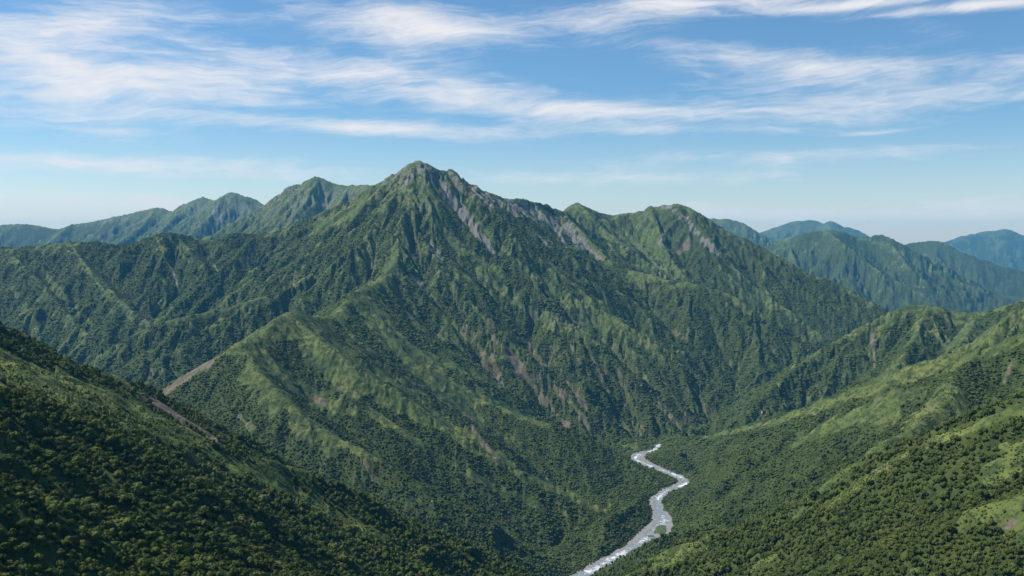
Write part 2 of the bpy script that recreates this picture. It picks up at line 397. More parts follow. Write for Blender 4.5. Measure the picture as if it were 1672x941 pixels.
def stroke(tgt, owners, pts, amt, rough=.55, y0=0, y1=99):
    """marks a strip of ground: pts are (px,py,half width in px) on the hillside of the given owners"""
    p = np.array(pts, float)
    lo = p[:, :2].min(0) - p[:, 2].max() * 2.2; hi = p[:, :2].max(0) + p[:, 2].max() * 2.2
    m = (PX > lo[0]) & (PX < hi[0]) & (PY > lo[1]) & (PY < hi[1]) & (Yg > y0 * 1000) & (Yg < y1 * 1000)
    mo = np.zeros(len(OWN), bool)
    for o in owners: mo[OI[o]] = True
    m &= mo[O]
    ii = np.nonzero(m)
    if not len(ii[0]): return
    x = PX[ii]; y = PY[ii]
    best = np.full(x.shape, 1e9)
    for a, b in zip(p[:-1], p[1:]):
        e = b[:2] - a[:2]; l2 = max((e ** 2).sum(), 1e-6)
        t = np.clip(((x - a[0]) * e[0] + (y - a[1]) * e[1]) / l2, 0, 1)
        d = np.hypot(x - a[0] - t * e[0], y - a[1] - t * e[1]) / np.maximum(a[2] + t * (b[2] - a[2]), .5)
        best = np.minimum(best, d)
    best = best + rough * (n2[ii] * .9 + n1[ii] * .6)
    v = amt * (1 - sstep(.6, 1.15, best))
    tgt[ii] = np.maximum(tgt[ii], v)

MM = ['main']
# scree and bare rock on the main mountain
stroke(rock, MM, [(706,282,3),(722,302,5),(738,326,8),(758,352,8),(778,378,9),(795,398,7),(806,412,3)], .82, .8)
stroke(rock, MM, [(698,272,4),(676,282,6),(664,296,5),(656,308,2)], .7, 1.1)
stroke(rock, MM, [(735,282,4),(765,305,9),(800,325,11),(845,340,11),(890,352,11),(925,372,9),(950,400,6),(985,425,4)], .68, 1.6)
stroke(rock, MM, [(880,345,5),(900,368,4),(915,385,3),(925,402,2)], .75, 1.0)
stroke(rock, MM, [(868,372,1.5),(885,392,2),(898,405,1.5)], .85, .6)
stroke(rock, MM, [(700,395,4),(712,412,6),(722,425,3)], .55, 1.2)
stroke(rock, MM, [(668,445,3),(680,460,6),(690,475,3)], .6, 1.1)
stroke(rock, MM, [(845,500,6),(905,522,14),(945,530,9)], .42, 1.3)
stroke(rock, MM, [(945,590,4),(930,560,4)], .5, 1.0)
for pts in ([(800,520,4),(808,555,6),(803,585,5),(815,620,6),(828,650,4)], [(820,560,4),(850,605,9),(880,640,9),(905,672,8),(925,695,6)],
            [(862,560,5),(885,600,8),(915,640,9),(950,680,7),(962,700,4)], [(905,590,4),(930,630,6),(955,665,6)], [(955,560,3),(975,600,4),(995,640,4)],
            [(1050,608,3),(1062,635,4),(1078,655,5),(1092,675,5),(1112,705,3)], [(1082,622,3),(1100,645,4),(1112,668,5),(1122,690,4)],
            [(780,560,3),(795,600,5),(800,640,4)], [(1040,690,2),(1065,715,3)]):
    stroke(soil, MM, [(a, c, d * .8) for a, c, d in pts], .62, 1.5)
stroke(soil, MM, [(640,500,5),(655,520,6)], .4, 1.)
stroke(rock, MM, [(505,445,8),(480,465,7)], .35, 1.1)
stroke(rock, ['right_mountain'], [(1088,337,5),(1112,353,9),(1135,376,9),(1155,398,6),(1175,420,4)], .68, 1.5)
stroke(soil, ['right_mountain'], [(1128,392,4),(1117,404,7),(1106,414,4)], .8, .9)
stroke(rock, ['right_mountain'], [(1085,378,3),(1078,398,4)], .8, .9)
stroke(grassadd, ['right_mountain'], [(1040,352,14),(1060,380,18),(1075,410,16),(1095,440,10)], .9, .6)
stroke(grassadd, ['right_mountain'], [(1005,365,3),(1045,405,4),(1085,452,4)], .9, .5)
stroke(rock, ['left_range'], [(352,347,6),(361,355,6),(356,367,3)], .7, 1.2)
stroke(rock, ['left_range'], [(328,328,6),(310,342,6)], .5, .9)
stroke(rock, ['second_peak'], [(550,312,4),(540,330,4),(528,350,3)], .55, 1.3)
stroke(rock, ['second_peak'], [(570,313,3),(560,340,3)], .5, 1.2)
stroke(rock, ['second_peak'], [(480,330,4),(470,350,5)], .5, .9)
stroke(rock, ['wood_range'], [(282,445,2.2),(288,460,2.5),(290,470,2)], .8, .7)
stroke(rock, ['wood_range'], [(405,415,2.5),(403,428,2.5),(408,400,2)], .8, .7)
stroke(rock, ['wood_range'], [(240,535,3),(248,515,3),(262,490,3)], .6, .8)
stroke(soil, MM, [(495,437,8),(480,447,8)], .5, 1.)
# grass ribs on the wooded range
for pts in ([(255,388,2),(275,425,3),(285,450,2)], [(275,385,2),(300,420,2.5),(312,430,2)], [(365,395,2),(335,428,2.5),(300,465,2.5),(262,500,3)],
            [(345,425,2),(365,460,2.5)], [(70,440,4),(90,470,6),(120,500,6),(150,530,4)], [(120,405,2),(150,450,3),(180,490,3)], [(20,470,5),(45,510,8),(58,545,8)],
            [(200,490,4),(215,520,5)]):
    stroke(grassadd, ['wood_range', 'main'], pts, .85, .8)
# grass on the main mountain
stroke(grassadd, MM, [(645,290,10),(610,315,12),(560,350,12),(520,370,10)], .8, .9)
stroke(grassadd, MM, [(690,300,10),(700,335,14),(730,380,10),(770,420,8),(820,450,8)], .85, .8)
stroke(grassadd, MM, [(760,345,5),(815,400,5),(870,450,6),(925,490,9),(985,535,8)], .85, .8)
stroke(grassadd, MM, [(780,440,6),(850,500,12),(920,530,14),(980,560,8)], .8, .9)
stroke(grassadd, MM, [(665,380,14),(650,430,16),(615,470,16),(580,490,14)], .8, 1.0)
stroke(grassadd, MM, [(680,440,4),(700,480,5),(740,530,5),(760,560,4)], .7, .8)
# knoll grass
KN = ['knoll']
stroke(grassadd, KN, [(590,478,8),(625,520,9),(680,585,9),(740,635,9),(820,664,8),(890,694,6)], .85, .8)
stroke(grassadd, KN, [(470,515,20),(515,552,30),(575,598,30),(640,640,24),(705,682,17),(775,728,12),(850,772,10),(940,815,10),(1040,852,7)], .95, .7)
stroke(grassadd, KN, [(585,500,10),(640,560,14),(700,625,13),(760,670,10),(830,715,9)], .7, 1.0)
stroke(grassadd, KN, [(395,565,9),(430,592,16),(480,628,16),(540,664,12)], .75, 1.0)
stroke(grassadd, KN, [(440,530,9),(400,556,6)], .8, .8)
stroke(grassadd, KN, [(600,668,5),(680,720,7),(760,770,7),(860,820,7),(960,850,5)], .5, 1.2)
stroke(grassadd, KN, [(330,600,10),(290,625,8)], .9, .6)
stroke(soil, KN, [(345,590,5),(310,612,9),(285,632,10),(268,645,6)], .7, 1.1)
stroke(soil, KN, [(770,695,3),(790,725,5),(812,748,4)], .7, 1.0)
stroke(soil, KN, [(510,645,5),(530,660,6)], .7, 1.)
stroke(soil, KN, [(590,745,3),(610,780,5),(625,800,4)], .55, 1.3)
stroke(soil, KN, [(655,610,4),(690,640,5),(700,655,3)], .5, .9)
stroke(soil, KN, [(540,580,3),(580,610,4)], .4, 1.)
stroke(soil, KN, [(390,680,6),(410,700,8)], .5, 1.)
# foreground hill
FO = ['fore']
stroke(soil, FO, [(205,628,3),(240,648,6),(275,672,8),(310,692,7),(345,715,6),(372,730,3)], .75, 1.0, .8, 2.2)
stroke(grassadd, FO, [(-60,562,30),(0,590,30),(90,622,26),(180,655,22),(260,695,18),(330,732,13),(420,778,11),(500,818,9),(560,846,8),(640,885,5)], .95, .9, .78)
stroke(soil, FO, [(440,905,5),(460,930,8),(470,945,6)], .45, 1.1)
# right hills
stroke(grassadd, ['mid_right'], [(1690,545,14),(1600,578,15),(1500,604,14),(1400,640,11),(1310,675,8),(1230,698,5),(1150,714,3)], .9, .9)
stroke(grassadd, ['mid_right'], [(1480,640,12),(1430,670,14),(1350,700,12),(1280,730,9)], .6, 1.0)
stroke(grassadd, ['mid_right'], [(1560,640,14),(1520,680,10),(1480,715,8)], .7, .9)
stroke(soil, ['mid_right'], [(1560,620,4),(1535,650,6),(1505,680,4)], .45, 1.)
stroke(soil, ['mid_right'], [(1655,590,5),(1640,625,7)], .6, 1.)
stroke(grassadd, ['near_right'], [(1700,660,20),(1600,695,10),(1540,715,8),(1460,755,8),(1400,795,9),(1345,830,6)], .95, .6)
stroke(grassadd, ['near_right'], [(1700,700,34),(1640,770,26),(1610,825,18),(1570,860,9)], .8, 1.3)
stroke(grassadd, ['near_right'], [(1672,800,22),(1640,850,16)], .75, 1.3)
stroke(soil, ['near_right'], [(1650,850,10),(1625,880,10)], .4, 1.)
stroke(grassadd, ['far_spur'], [(1489,502,10),(1440,525,12),(1395,550,8)], .8, .8)
stroke(grassadd, ['far_spur'], [(1672,510,8),(1600,555,8),(1540,588,7),(1480,612,5)], .9, .6)
stroke(grassadd, ['far_spur'], [(1420,580,10),(1395,610,12),(1350,640,10),(1300,665,7)], .6, .9)
stroke(soil, ['far_spur'], [(1424,540,3),(1426,570,3),(1428,600,3)], .8, .8)
stroke(soil, ['far_spur'], [(1400,530,8),(1380,545,6)], .7, .9)
stroke(grassadd, ['blue_hill'], [(1400,390,4),(1440,400,5),(1520,440,6),(1600,478,6)], .8, .9)
stroke(grassadd, ['second_peak'], [(517,292,10),(490,320,16),(470,350,16)], .7, .9)
# dark woods: thicker cover, plus slope shade painted into the leaf tint
dark = np.zeros_like(Z)
stroke(dark, FO, [(-80,720,70),(60,730,70),(200,790,60),(330,840,60),(450,900,50)], 1.0, .5, .3, 1.25)
stroke(dark, ['near_right'], [(1520,760,30),(1440,800,30),(1380,850,24)], .5, .9)
stroke(dark, ['mid_right'], [(1400,720,26),(1300,760,30),(1220,800,26)], .7, .7)
stroke(dark, ['mid_right'], [(1620,620,20),(1600,640,16)], .8, .8)

score += 1.1 * dark - 1.35 * grassadd
forest = sstep(.28, .52, score)
# outcrops on steep high ground
cr = sstep(.25, .6, fbm(X / 70, Yg / 70, 4, 301) + .35 * GUL * 0 + (SLOPE - .75) * .8 + .5 * alt - .25)
rock = np.maximum(rock, cr * .55 * sstep(700, 1000, Z) * (Yg > 3500))
st2 = sstep(.30, .55, -GUL * .5 + .5 * fbm(X / 90, Yg / 90, 3, 305) + (SLOPE - .8) * .6 - .12)
soil = np.maximum(soil, st2 * .45 * (O == OI['main']) * (1 - alt))
bare = np.maximum(rock, soil)
forest = forest * (1 - sstep(.25, .6, bare))

# canopy relief on woods too far away to carry separate trees
TREE_R = 5900.0
farw = sstep(TREE_R - 300, TREE_R + 200, RR) * forest
b = np.abs(vnoise(X / 30, Yg / 30, 404)) * 9 + np.abs(vnoise(X / 15, Yg / 15, 401)) * 6 + np.abs(vnoise(X / 8.5 + 4, Yg / 8.5, 402)) * 4 + hash01(np.floor(X / 7), np.floor(Yg / 7), 403) * 3.5 * (RR < 7500)
Z += farw * (11 - b) * (1 - .5 * sstep(7000, 12000, RR))

# ------------------------------------------------------------------ materials
def new_mat(name):
    m = bpy.data.materials.new(name); m.use_nodes = True
    nt = m.node_tree; nt.nodes.clear()
    return m, nt
class NB:
    def __init__(s, nt): s.nt = nt
    def n(s, t, **k):
        nd = s.nt.nodes.new(t)
        for a, b in k.items(): setattr(nd, a, b)
        return nd
    def link(s, a, b): s.nt.links.new(a, b)
    def put(s, sock, v):
        if isinstance(v, (int, float)): sock.default_value = v
        elif isinstance(v, tuple):
            if len(v) == 3 and len(sock.default_value) == 4: v = (*v, 1)
            sock.default_value = v
        else: s.link(v, sock)
    def math(s, op, a, b=0.0, c=0.0, clamp=False):
        nd = s.n('ShaderNodeMath', operation=op, use_clamp=clamp)
        s.put(nd.inputs[0], a); s.put(nd.inputs[1], b)
        if op in ('MULTIPLY_ADD', 'SMOOTH_MIN', 'SMOOTH_MAX'): s.put(nd.inputs[2], c)
        return nd.outputs[0]
    def mix(s, f, a, b, mode='MIX'):
        nd = s.n('ShaderNodeMix', data_type='RGBA', blend_type=mode)
        s.put(nd.inputs[0], f); s.put(nd.inputs[6], a); s.put(nd.inputs[7], b)
        return nd.outputs[2]
    def noise(s, vec, scale, detail=3, rough=.55, **k):
        nd = s.n('ShaderNodeTexNoise', **k)
        s.put(nd.inputs['Vector'], vec)
        nd.inputs['Scale'].default_value = scale; nd.inputs['Detail'].default_value = detail; nd.inputs['Roughness'].default_value = rough
        return nd.outputs[0]
    def ramp(s, x, a, b, lo=0.0, hi=1.0):
        nd = s.n('ShaderNodeMapRange', interpolation_type='SMOOTHSTEP')
        s.put(nd.inputs[0], x)
        nd.inputs[1].default_value = a; nd.inputs[2].default_value = b; nd.inputs[3].default_value = lo; nd.inputs[4].default_value = hi
        return nd.outputs[0]
    def attr(s, name):
        return s.n('ShaderNodeAttribute', attribute_name=name)
    def finish(s, col, rough=.9, normal=None, spec=.2):
        p = s.n('ShaderNodeBsdfPrincipled')
        s.put(p.inputs['Base Color'], col); s.put(p.inputs['Roughness'], rough)
        p.inputs['Specular IOR Level'].default_value = spec
        if normal is not None: s.link(normal, p.inputs['Normal'])
        o = s.n('ShaderNodeOutputMaterial'); s.link(p.outputs[0], o.inputs[0])
    def bump(s, h, strength, dist):
        nd = s.n('ShaderNodeBump'); s.put(nd.inputs['Height'], h)
        nd.inputs['Strength'].default_value = strength; nd.inputs['Distance'].default_value = dist
        return nd.outputs[0]

FOREST_A, FOREST_B, FOREST_C = (.022, .036, .009), (.048, .066, .014), (.082, .100, .022)
def make_ground():
    m, nt = new_mat('hillside'); b = NB(nt)
    pos = b.n('ShaderNodeNewGeometry').outputs['Position']
    cov = b.n('ShaderNodeSeparateColor'); b.link(b.attr('cover').outputs['Color'], cov.inputs[0])
    fo, ro, so = cov.outputs[0], cov.outputs[1], cov.outputs[2]
    big = b.noise(pos, 1 / 140, 4); mid = b.noise(pos, 1 / 22, 4, .6); fine = b.noise(pos, 1 / 5, 4, .65)
    g = b.mix(b.ramp(big, .35, .65), (.072, .102, .025), (.132, .152, .040))
    g = b.mix(b.ramp(mid, .42, .60, 0, .85), g, (.036, .058, .018))
    g = b.mix(b.ramp(b.noise(pos, 1 / 11, 3, .7), .54, .66, 0, .8), g, (.020, .036, .012))
    g = b.mix(b.ramp(fine, .5, .72, 0, .75), g, (.024, .044, .015))
    g = b.mix(b.ramp(b.noise(pos, 1 / 60, 3), .58, .75, 0, .55), g, (.145, .130, .055))
    f = b.mix(b.ramp(mid, .35, .65), FOREST_A, FOREST_B)
    f = b.mix(b.ramp(fine, .52, .74, 0, .6), f, FOREST_C)
    f = b.mix(b.ramp(b.noise(pos, 1 / 34, 3, .6), .48, .66, 0, .6), f, (.062, .080, .022))
    r = b.mix(b.ramp(fine, .35, .65), (.086, .082, .074), (.205, .195, .178))
    r = b.mix(b.ramp(mid, .45, .65, 0, .6), r, (.17, .155, .135))
    s = b.mix(b.ramp(fine, .35, .7), (.100, .078, .056), (.190, .150, .112))
    s = b.mix(b.ramp(mid, .5, .68, 0, .6), s, (.11, .085, .06))
    # ragged borders of each cover
    jit = b.math('MULTIPLY_ADD', b.math('SUBTRACT', b.noise(pos, 1 / 9, 5, .65), .5), 1.1, 0)
    ff = b.ramp(b.math('ADD', fo, jit), .3, .6)
    jit2 = b.math('MULTIPLY', b.math('SUBTRACT', b.noise(pos, 1 / 13, 6, .72), .5), 2.2)
    rf = b.ramp(b.math('ADD', ro, jit2), .42, .68)
    sf = b.ramp(b.math('ADD', so, jit2), .42, .68)
    c = b.mix(ff, g, f); c = b.mix(sf, c, s); c = b.mix(rf, c, r)
    h = b.math('ADD', b.math('MULTIPLY', b.noise(pos, 1 / 7, 4, .7), 2.4), b.math('MULTIPLY', b.noise(pos, 1 / 2.2, 2), .5))
    b.finish(c, .92, b.bump(h, .9, 1.0), .15)
    return m
M_GROUND = make_ground()

def make_leaf(name, use_obj):
    m, nt = new_mat(name); b = NB(nt)
    pos = b.n('ShaderNodeNewGeometry').outputs['Position']
    t = b.n('ShaderNodeObjectInfo').outputs['Random'] if use_obj else b.attr('tint').outputs['Fac']
    c = b.mix(b.ramp(t, .0, .35), (.026, .044, .010), (.056, .080, .016))
    c = b.mix(b.ramp(t, .35, .65), c, (.084, .114, .022))
    c = b.mix(b.ramp(t, .68, .9), c, (.118, .138, .030))
    c = b.mix(b.ramp(t, .96, 1.0, 0, .7), c, (.140, .125, .045))
    c = b.mix(b.ramp(b.noise(pos, .8, 3, .65), .40, .70, 0, .7), c, (.096, .124, .026))
    c = b.mix(b.ramp(b.noise(pos, 1 / 70, 3), .48, .70, 0, .45), c, (.096, .108, .026))
    p = b.n('ShaderNodeBsdfPrincipled'); b.link(c, p.inputs['Base Color'])
    p.inputs['Roughness'].default_value = .8; p.inputs['Specular IOR Level'].default_value = .1
    tr = b.n('ShaderNodeBsdfTranslucent'); b.link(c, tr.inputs[0])
    mx = b.n('ShaderNodeMixShader'); mx.inputs[0].default_value = .18
    b.link(p.outputs[0], mx.inputs[1]); b.link(tr.outputs[0], mx.inputs[2])
    o = b.n('ShaderNodeOutputMaterial'); b.link(mx.outputs[0], o.inputs[0])
    return m
M_FOREST = make_leaf('forest_leaves', False)
M_LEAF = make_leaf('crown_leaves', True)
m, nt = new_mat('bark'); b = NB(nt)
b.finish(b.mix(b.ramp(b.noise(b.n('ShaderNodeNewGeometry').outputs['Position'], 3, 3), .35, .65), (.06, .045, .032), (.14, .115, .09)), .9)
M_BARK = m

# ------------------------------------------------------------------ mesh helper
def mesh_from(name, V, F, mat, smooth=True, attrs=None):
    """V (n,3), F (m,k) with k 3 or 4"""
    me = bpy.data.meshes.new(name)
    V = np.ascontiguousarray(V, f32); F = np.ascontiguousarray(F, np.int32)
    k = F.shape[1]
    me.vertices.add(len(V)); me.vertices.foreach_set('co', V.ravel())
    me.loops.add(F.size); me.loops.foreach_set('vertex_index', F.ravel())
    me.polygons.add(len(F)); me.polygons.foreach_set('loop_start', np.arange(0, F.size, k, dtype=np.int32))
    me.update(calc_edges=True)
    me.polygons.foreach_set('use_smooth', np.full(len(F), smooth))
    for an, (typ, val) in (attrs or {}).items():
        a = me.attributes.new(an, typ, 'POINT')
        a.data.foreach_set('color' if typ == 'FLOAT_COLOR' else 'value', np.ascontiguousarray(val, f32).ravel())
    me.materials.append(mat)
    return me
def obj(name, me, parent=None, loc=None):
    o = bpy.data.objects.new(name, me); C.objects.link(o)
    if parent is not None: o.parent = parent
    if loc is not None: o.location = loc
    return o
def tag(o, label, cat, kind=None, group=None):
    o['label'] = label; o['category'] = cat
    if kind: o['kind'] = kind
    if group: o['group'] = group
    return o

# ------------------------------------------------------------------ the hills, one object for each
V = np.stack([X, Yg, Z], -1).reshape(-1, 3)
cover = np.stack([forest, rock, soil, np.ones_like(Z)], -1).reshape(-1, 4).astype(f32)
ii, jj = np.meshgrid(np.arange(NR - 1), np.arange(NA - 1), indexing='ij')
q00 = (ii * NA + jj).ravel()
quads = np.stack([q00, q00 + 1, q00 + NA + 1, q00 + NA], -1).astype(np.int32)
qo = O[:-1, :-1].ravel()
INFO = {
 'ground': ('terrain', 'low wooded valley ground between the hills', 'ground'),
 'left_range': ('mountain', 'long hazy green range on the skyline behind the dark wooded hills', 'mountain range'),
 'second_peak': ('mountain', 'pointed green peak just left of the highest summit, partly hidden by it', 'mountain'),
 'main': ('mountain', 'highest pyramid shaped green mountain with grey scree below its summit', 'mountain'),
 'wood_range': ('hill', 'dark wooded hills with thin grassy ribs in front of the left skyline range', 'hill'),
 'knoll': ('hill', 'grassy green knolls with streaked spurs running down to the river', 'hill'),
 'fore': ('hill', 'nearest hill at lower left with pale grassy edge and brown slip', 'hill'),
 'near_right': ('hill', 'nearest hill at lower right with a bright grass slope above woods', 'hill'),
 'mid_right': ('hill', 'long smooth green hill slanting down to the upper river bend', 'hill'),
 'far_spur': ('hill', 'ribbed green hill behind the long smooth slope on the right', 'hill'),
 'right_mountain': ('mountain', 'mountain with rocky top right of the highest summit, long dark flank', 'mountain'),
 'blue_hill': ('mountain', 'bluish double topped mountain beyond the dark flank on the right', 'mountain'),
 'blue_ridge': ('mountain', 'rounded blue green ridge behind the double topped mountain', 'mountain'),
 'pale_range': ('mountain', 'small pale blue jagged peaks on the skyline right of the rocky top', 'mountain range'),
 'pale_hill': ('mountain', 'pale blue hazy mountain farthest right on the skyline', 'mountain'),
 'last_range': ('mountain', 'faint thin blue range along the horizon behind everything', 'mountain range'),
}
for oi, n_ in enumerate(OWN):
    F = quads[qo == oi]
    if not len(F): continue
    u, inv = np.unique(F, return_inverse=True)
    nm, lab, cat = INFO[n_]
    me = mesh_from(nm, V[u], inv.reshape(F.shape), M_GROUND, True, {'cover': ('FLOAT_COLOR', cover[u])})
    tag(obj(nm, me), lab, cat, 'structure')
del V, quads, q00, ii, jj

# ------------------------------------------------------------------ trees
def ico(sub):
    t = (1 + 5 ** .5) / 2
    v = np.array([(-1,t,0),(1,t,0),(-1,-t,0),(1,-t,0),(0,-1,t),(0,1,t),(0,-1,-t),(0,1,-t),(t,0,-1),(t,0,1),(-t,0,-1),(-t,0,1)], float)
    v /= np.linalg.norm(v[0])
    F = [(0,11,5),(0,5,1),(0,1,7),(0,7,10),(0,10,11),(1,5,9),(5,11,4),(11,10,2),(10,7,6),(7,1,8),(3,9,4),(3,4,2),(3,2,6),(3,6,8),(3,8,9),(4,9,5),(2,4,11),(6,2,10),(8,6,7),(9,8,1)]
    v = [tuple(q) for q in v]
    for _ in range(sub):
        cache = {}; G = []
        def mid(a, b_):
            k = (min(a, b_), max(a, b_))
            if k not in cache:
                q = np.array(v[a]) + np.array(v[b_]); q /= np.linalg.norm(q); v.append(tuple(q)); cache[k] = len(v) - 1
            return cache[k]
        for a, b_, c in F:
            ab, bc, ca = mid(a, b_), mid(b_, c), mid(c, a)
            G += [(a, ab, ca), (b_, bc, ab), (c, ca, bc), (ab, bc, ca)]
        F = G
    return np.array(v), np.array(F)
ICO0, ICO1 = ico(0), ico(1)

def crown_mesh(seed, lobes, base, leaves, leaf_size):
    """unit crown: radius about 1, base at z=0; leafy lobes with loose leaf sprays round them"""
    r = np.random.default_rng(seed)
    vs, fs = [], []; n = 0
    bv, bf = base
    for k in range(lobes):
        if k == 0: c = np.array((0, 0, .72)); s = .62
        else:
            a = 2 * math.pi * (k + r.uniform(-.3, .3)) / (lobes - 1)
            rr = r.uniform(.42, .72); c = np.array((rr * math.cos(a), rr * math.sin(a), r.uniform(.32, .85))); s = r.uniform(.34, .52)
        v = bv * (1 + r.uniform(-.22, .22, (len(bv), 1))) * s * np.array((1, 1, .85)) @ rotz(r.uniform(0, 6.28)).T + c
        vs.append(v); fs.append(bf + n); n += len(v)
        for _ in range(leaves):
            d = r.normal(size=3); d[2] = abs(d[2]) * .8 + .05 * d[2]; d /= np.linalg.norm(d)
            p = c + d * s * r.uniform(.85, 1.22) * np.array((1, 1, .85))
            t1 = r.normal(size=3); t1 -= d * (t1 @ d) * .8; t1 /= np.linalg.norm(t1); t2 = np.cross(d, t1) + r.normal(size=3) * .35
            q = leaf_size * r.uniform(.6, 1.25)
            vs.append(np.array([p - t1 * q * .6, p + t2 * q * .5, p + t1 * q * .7 + d * q * .15])); fs.append(np.array([[n, n + 1, n + 2]])); n += 3
    v = np.vstack(vs); v[:, 2] = np.maximum(v[:, 2], .02 + .1 * (v[:, 2] - .02))
    return v, np.vstack(fs)
def rotz(a):
    c, s = math.cos(a), math.sin(a)
    return np.array([[c, -s, 0], [s, c, 0], [0, 0, 1]])

# ground lookup
def sample(x, y, arr):
    r = np.hypot(x, y); a = np.arctan2(x, y)
    i = np.clip(np.searchsorted(rad, r) - 1, 0, NR - 2); j = np.clip(np.searchsorted(az, a) - 1, 0, NA - 2)
    t = np.clip((r - rad[i]) / (rad[i + 1] - rad[i]), 0, 1); u = np.clip((a - az[j]) / (az[j + 1] - az[j]), 0, 1)
    return (arr[i, j] * (1 - t) * (1 - u) + arr[i + 1, j] * t * (1 - u) + arr[i, j + 1] * (1 - t) * u + arr[i + 1, j + 1] * t * u)
# what the lookout can see, with room for a step aside
TAN = (Z - CAMZ) / np.maximum(RR, 1)
CUM = np.maximum.accumulate(TAN, axis=0)
CUM = np.vstack([np.full((1, NA), -9, f32), CUM[:-1]])
HID = CUM - (Z + 9 - CAMZ) / np.maximum(RR, 1)

pts = []
for (ra, rb, sp) in ((280, 1000, 4.2), (1000, 2200, 5.6), (2200, 3600, 6.6), (3600, TREE_R + 200, 8.4)):
    xm = rb * math.sin(math.radians(38))
    gxx = np.arange(-xm, xm, sp); gyy = np.arange(0, rb, sp)
    px, py = np.meshgrid(gxx, gyy)
    px = (px + rng.uniform(-.5, .5, px.shape) * sp).ravel(); py = (py + rng.uniform(-.5, .5, py.shape) * sp).ravel()
    rr = np.hypot(px, py); aa = np.degrees(np.arctan2(px, py))
    k = (rr >= ra) & (rr < rb) & (np.abs(aa) < 37)
    px, py, rr = px[k], py[k], rr[k]
    k = sample(px, py, HID) < .0016 + 4.0 / rr
    px, py = px[k], py[k]
    fo = sample(px, py, forest); ba = sample(px, py, bare); rv_ = sample(px, py, np.minimum(rd, 1000))
    nzb = fbm(px / 26, py / 26, 3, 711) + .5 * fbm(px / 75, py / 75, 2, 712) - .5 * sample(px, py, GUL)
    pr = np.where(fo > .45, .97 - .25 * (fbm(px / 18, py / 18, 2, 713) > .28), np.maximum(fo * .9, (.04 + .62 * sstep(-.15, .75, nzb)) * (1 - .6 * np.clip(sample(px, py, grassadd), 0, 1)))) * (ba < .45) * (rv_ > 2.5)
    k = rng.uniform(0, 1, len(px)) < pr
    px, py, fo = px[k], py[k], fo[k]
    pts.append(np.stack([px, py, sample(px, py, Z), fo, sample(px, py, dark), sample(px, py, PY), sample(px, py, SLOPE)], -1))
T = np.vstack(pts)
print('trees', len(T))
rT = np.hypot(T[:, 0], T[:, 1])
clump = fbm(T[:, 0] / 30, T[:, 1] / 30, 2, 501)
size = np.where(rT > 3600, 1.45, .66 + .34 * sstep(650, 1250, rT) + .28 * sstep(1800, 2600, rT)) * (1.7 + 2.9 * rng.beta(1.6, 2.2, len(T))) * (.72 + .38 * T[:, 3]) * (1 + .22 * clump)
size = np.where(rng.uniform(0, 1, len(T)) < .08, size * 1.35, size) * (1 + .25 * fbm(T[:, 0] / 14, T[:, 1] / 14, 2, 505))
size = np.where(T[:, 3] < .4, size * .55, size)
tint = np.clip(.43 + (rng.beta(2, 2.6, len(T)) - .43) * np.where(rT > 2200, .5, 1.0) + .42 * fbm(T[:, 0] / 34, T[:, 1] / 34, 3, 504) + .22 * fbm(T[:, 0] / 140, T[:, 1] / 140, 3, 502) + .28 * np.clip(sample(T[:, 0], T[:, 1], GUL), -1, 1) - .20 * T[:, 4] + .12 * (T[:, 3] < .4), 0, 1)  # lighter on ribs, darker in gullies; dark mask paints slope shade in
# the three hundred that show largest stand as trees of their own
ppx, ppy, dep = project(T[:, 0], T[:, 1], T[:, 2] + size)
infr = (ppx > 4) & (ppx < W0 - 4) & (ppy < H0 - 2) & (sample(T[:, 0], T[:, 1], HID) < 0.0) & (T[:, 3] > .4)
app = np.where(infr, size / dep, 0)
order = np.argsort(-app)
big = order[:300]
isbig = np.zeros(len(T), bool); isbig[big] = True
V_, F_, A_ = [], [], []; off = 0
def bake(idx, variants):
    global off
    var = rng.integers(0, len(variants), len(idx))
    for v_i, (bv, bf) in enumerate(variants):
        s = idx[var == v_i]
        if not len(s): continue
        a = rng.uniform(0, 2 * math.pi, len(s)); c, sn = np.cos(a), np.sin(a)
        R_ = size[s]; hz = R_ * rng.uniform(.95, 1.7, len(s)) * np.where(np.hypot(T[s, 0], T[s, 1]) > 2200, .62, 1)
        x = (bv[None, :, 0] * c[:, None] - bv[None, :, 1] * sn[:, None]) * R_[:, None] + T[s, 0][:, None]
        y = (bv[None, :, 0] * sn[:, None] + bv[None, :, 1] * c[:, None]) * R_[:, None] + T[s, 1][:, None]
        z = bv[None, :, 2] * hz[:, None] + T[s, 2][:, None] + (R_ * (-.08 - .25 * T[s, 6]))[:, None]
        V_.append(np.stack([x, y, z], -1).reshape(-1, 3).astype(f32))
        F_.append((bf[None] + (np.arange(len(s)) * len(bv))[:, None, None] + off).reshape(-1, 3).astype(np.int32))
        A_.append(np.repeat(tint[s], len(bv)).astype(f32))
        off += len(s) * len(bv)
near_v = [crown_mesh(900 + k, 6, ICO0, 18, .29) for k in range(8)]
mid_v = [crown_mesh(920 + k, 4, ICO0, 7, .42) for k in range(6)]
far_v = [crown_mesh(940 + k, 2, ICO0, 3, .5) for k in range(6)]
dot_v = []
for k in range(6):
    r_ = np.random.default_rng(980 + k)
    v_ = ICO0[0] * (1 + r_.uniform(-.35, .35, (12, 1))) * np.array((1, 1, .7)) @ rotz(r_.uniform(0, 6)).T + np.array((0, 0, .45))
    keep = [f_ for f_ in ICO0[1] if v_[f_][:, 2].mean() > .12]
    dot_v.append((v_, np.array(keep)))
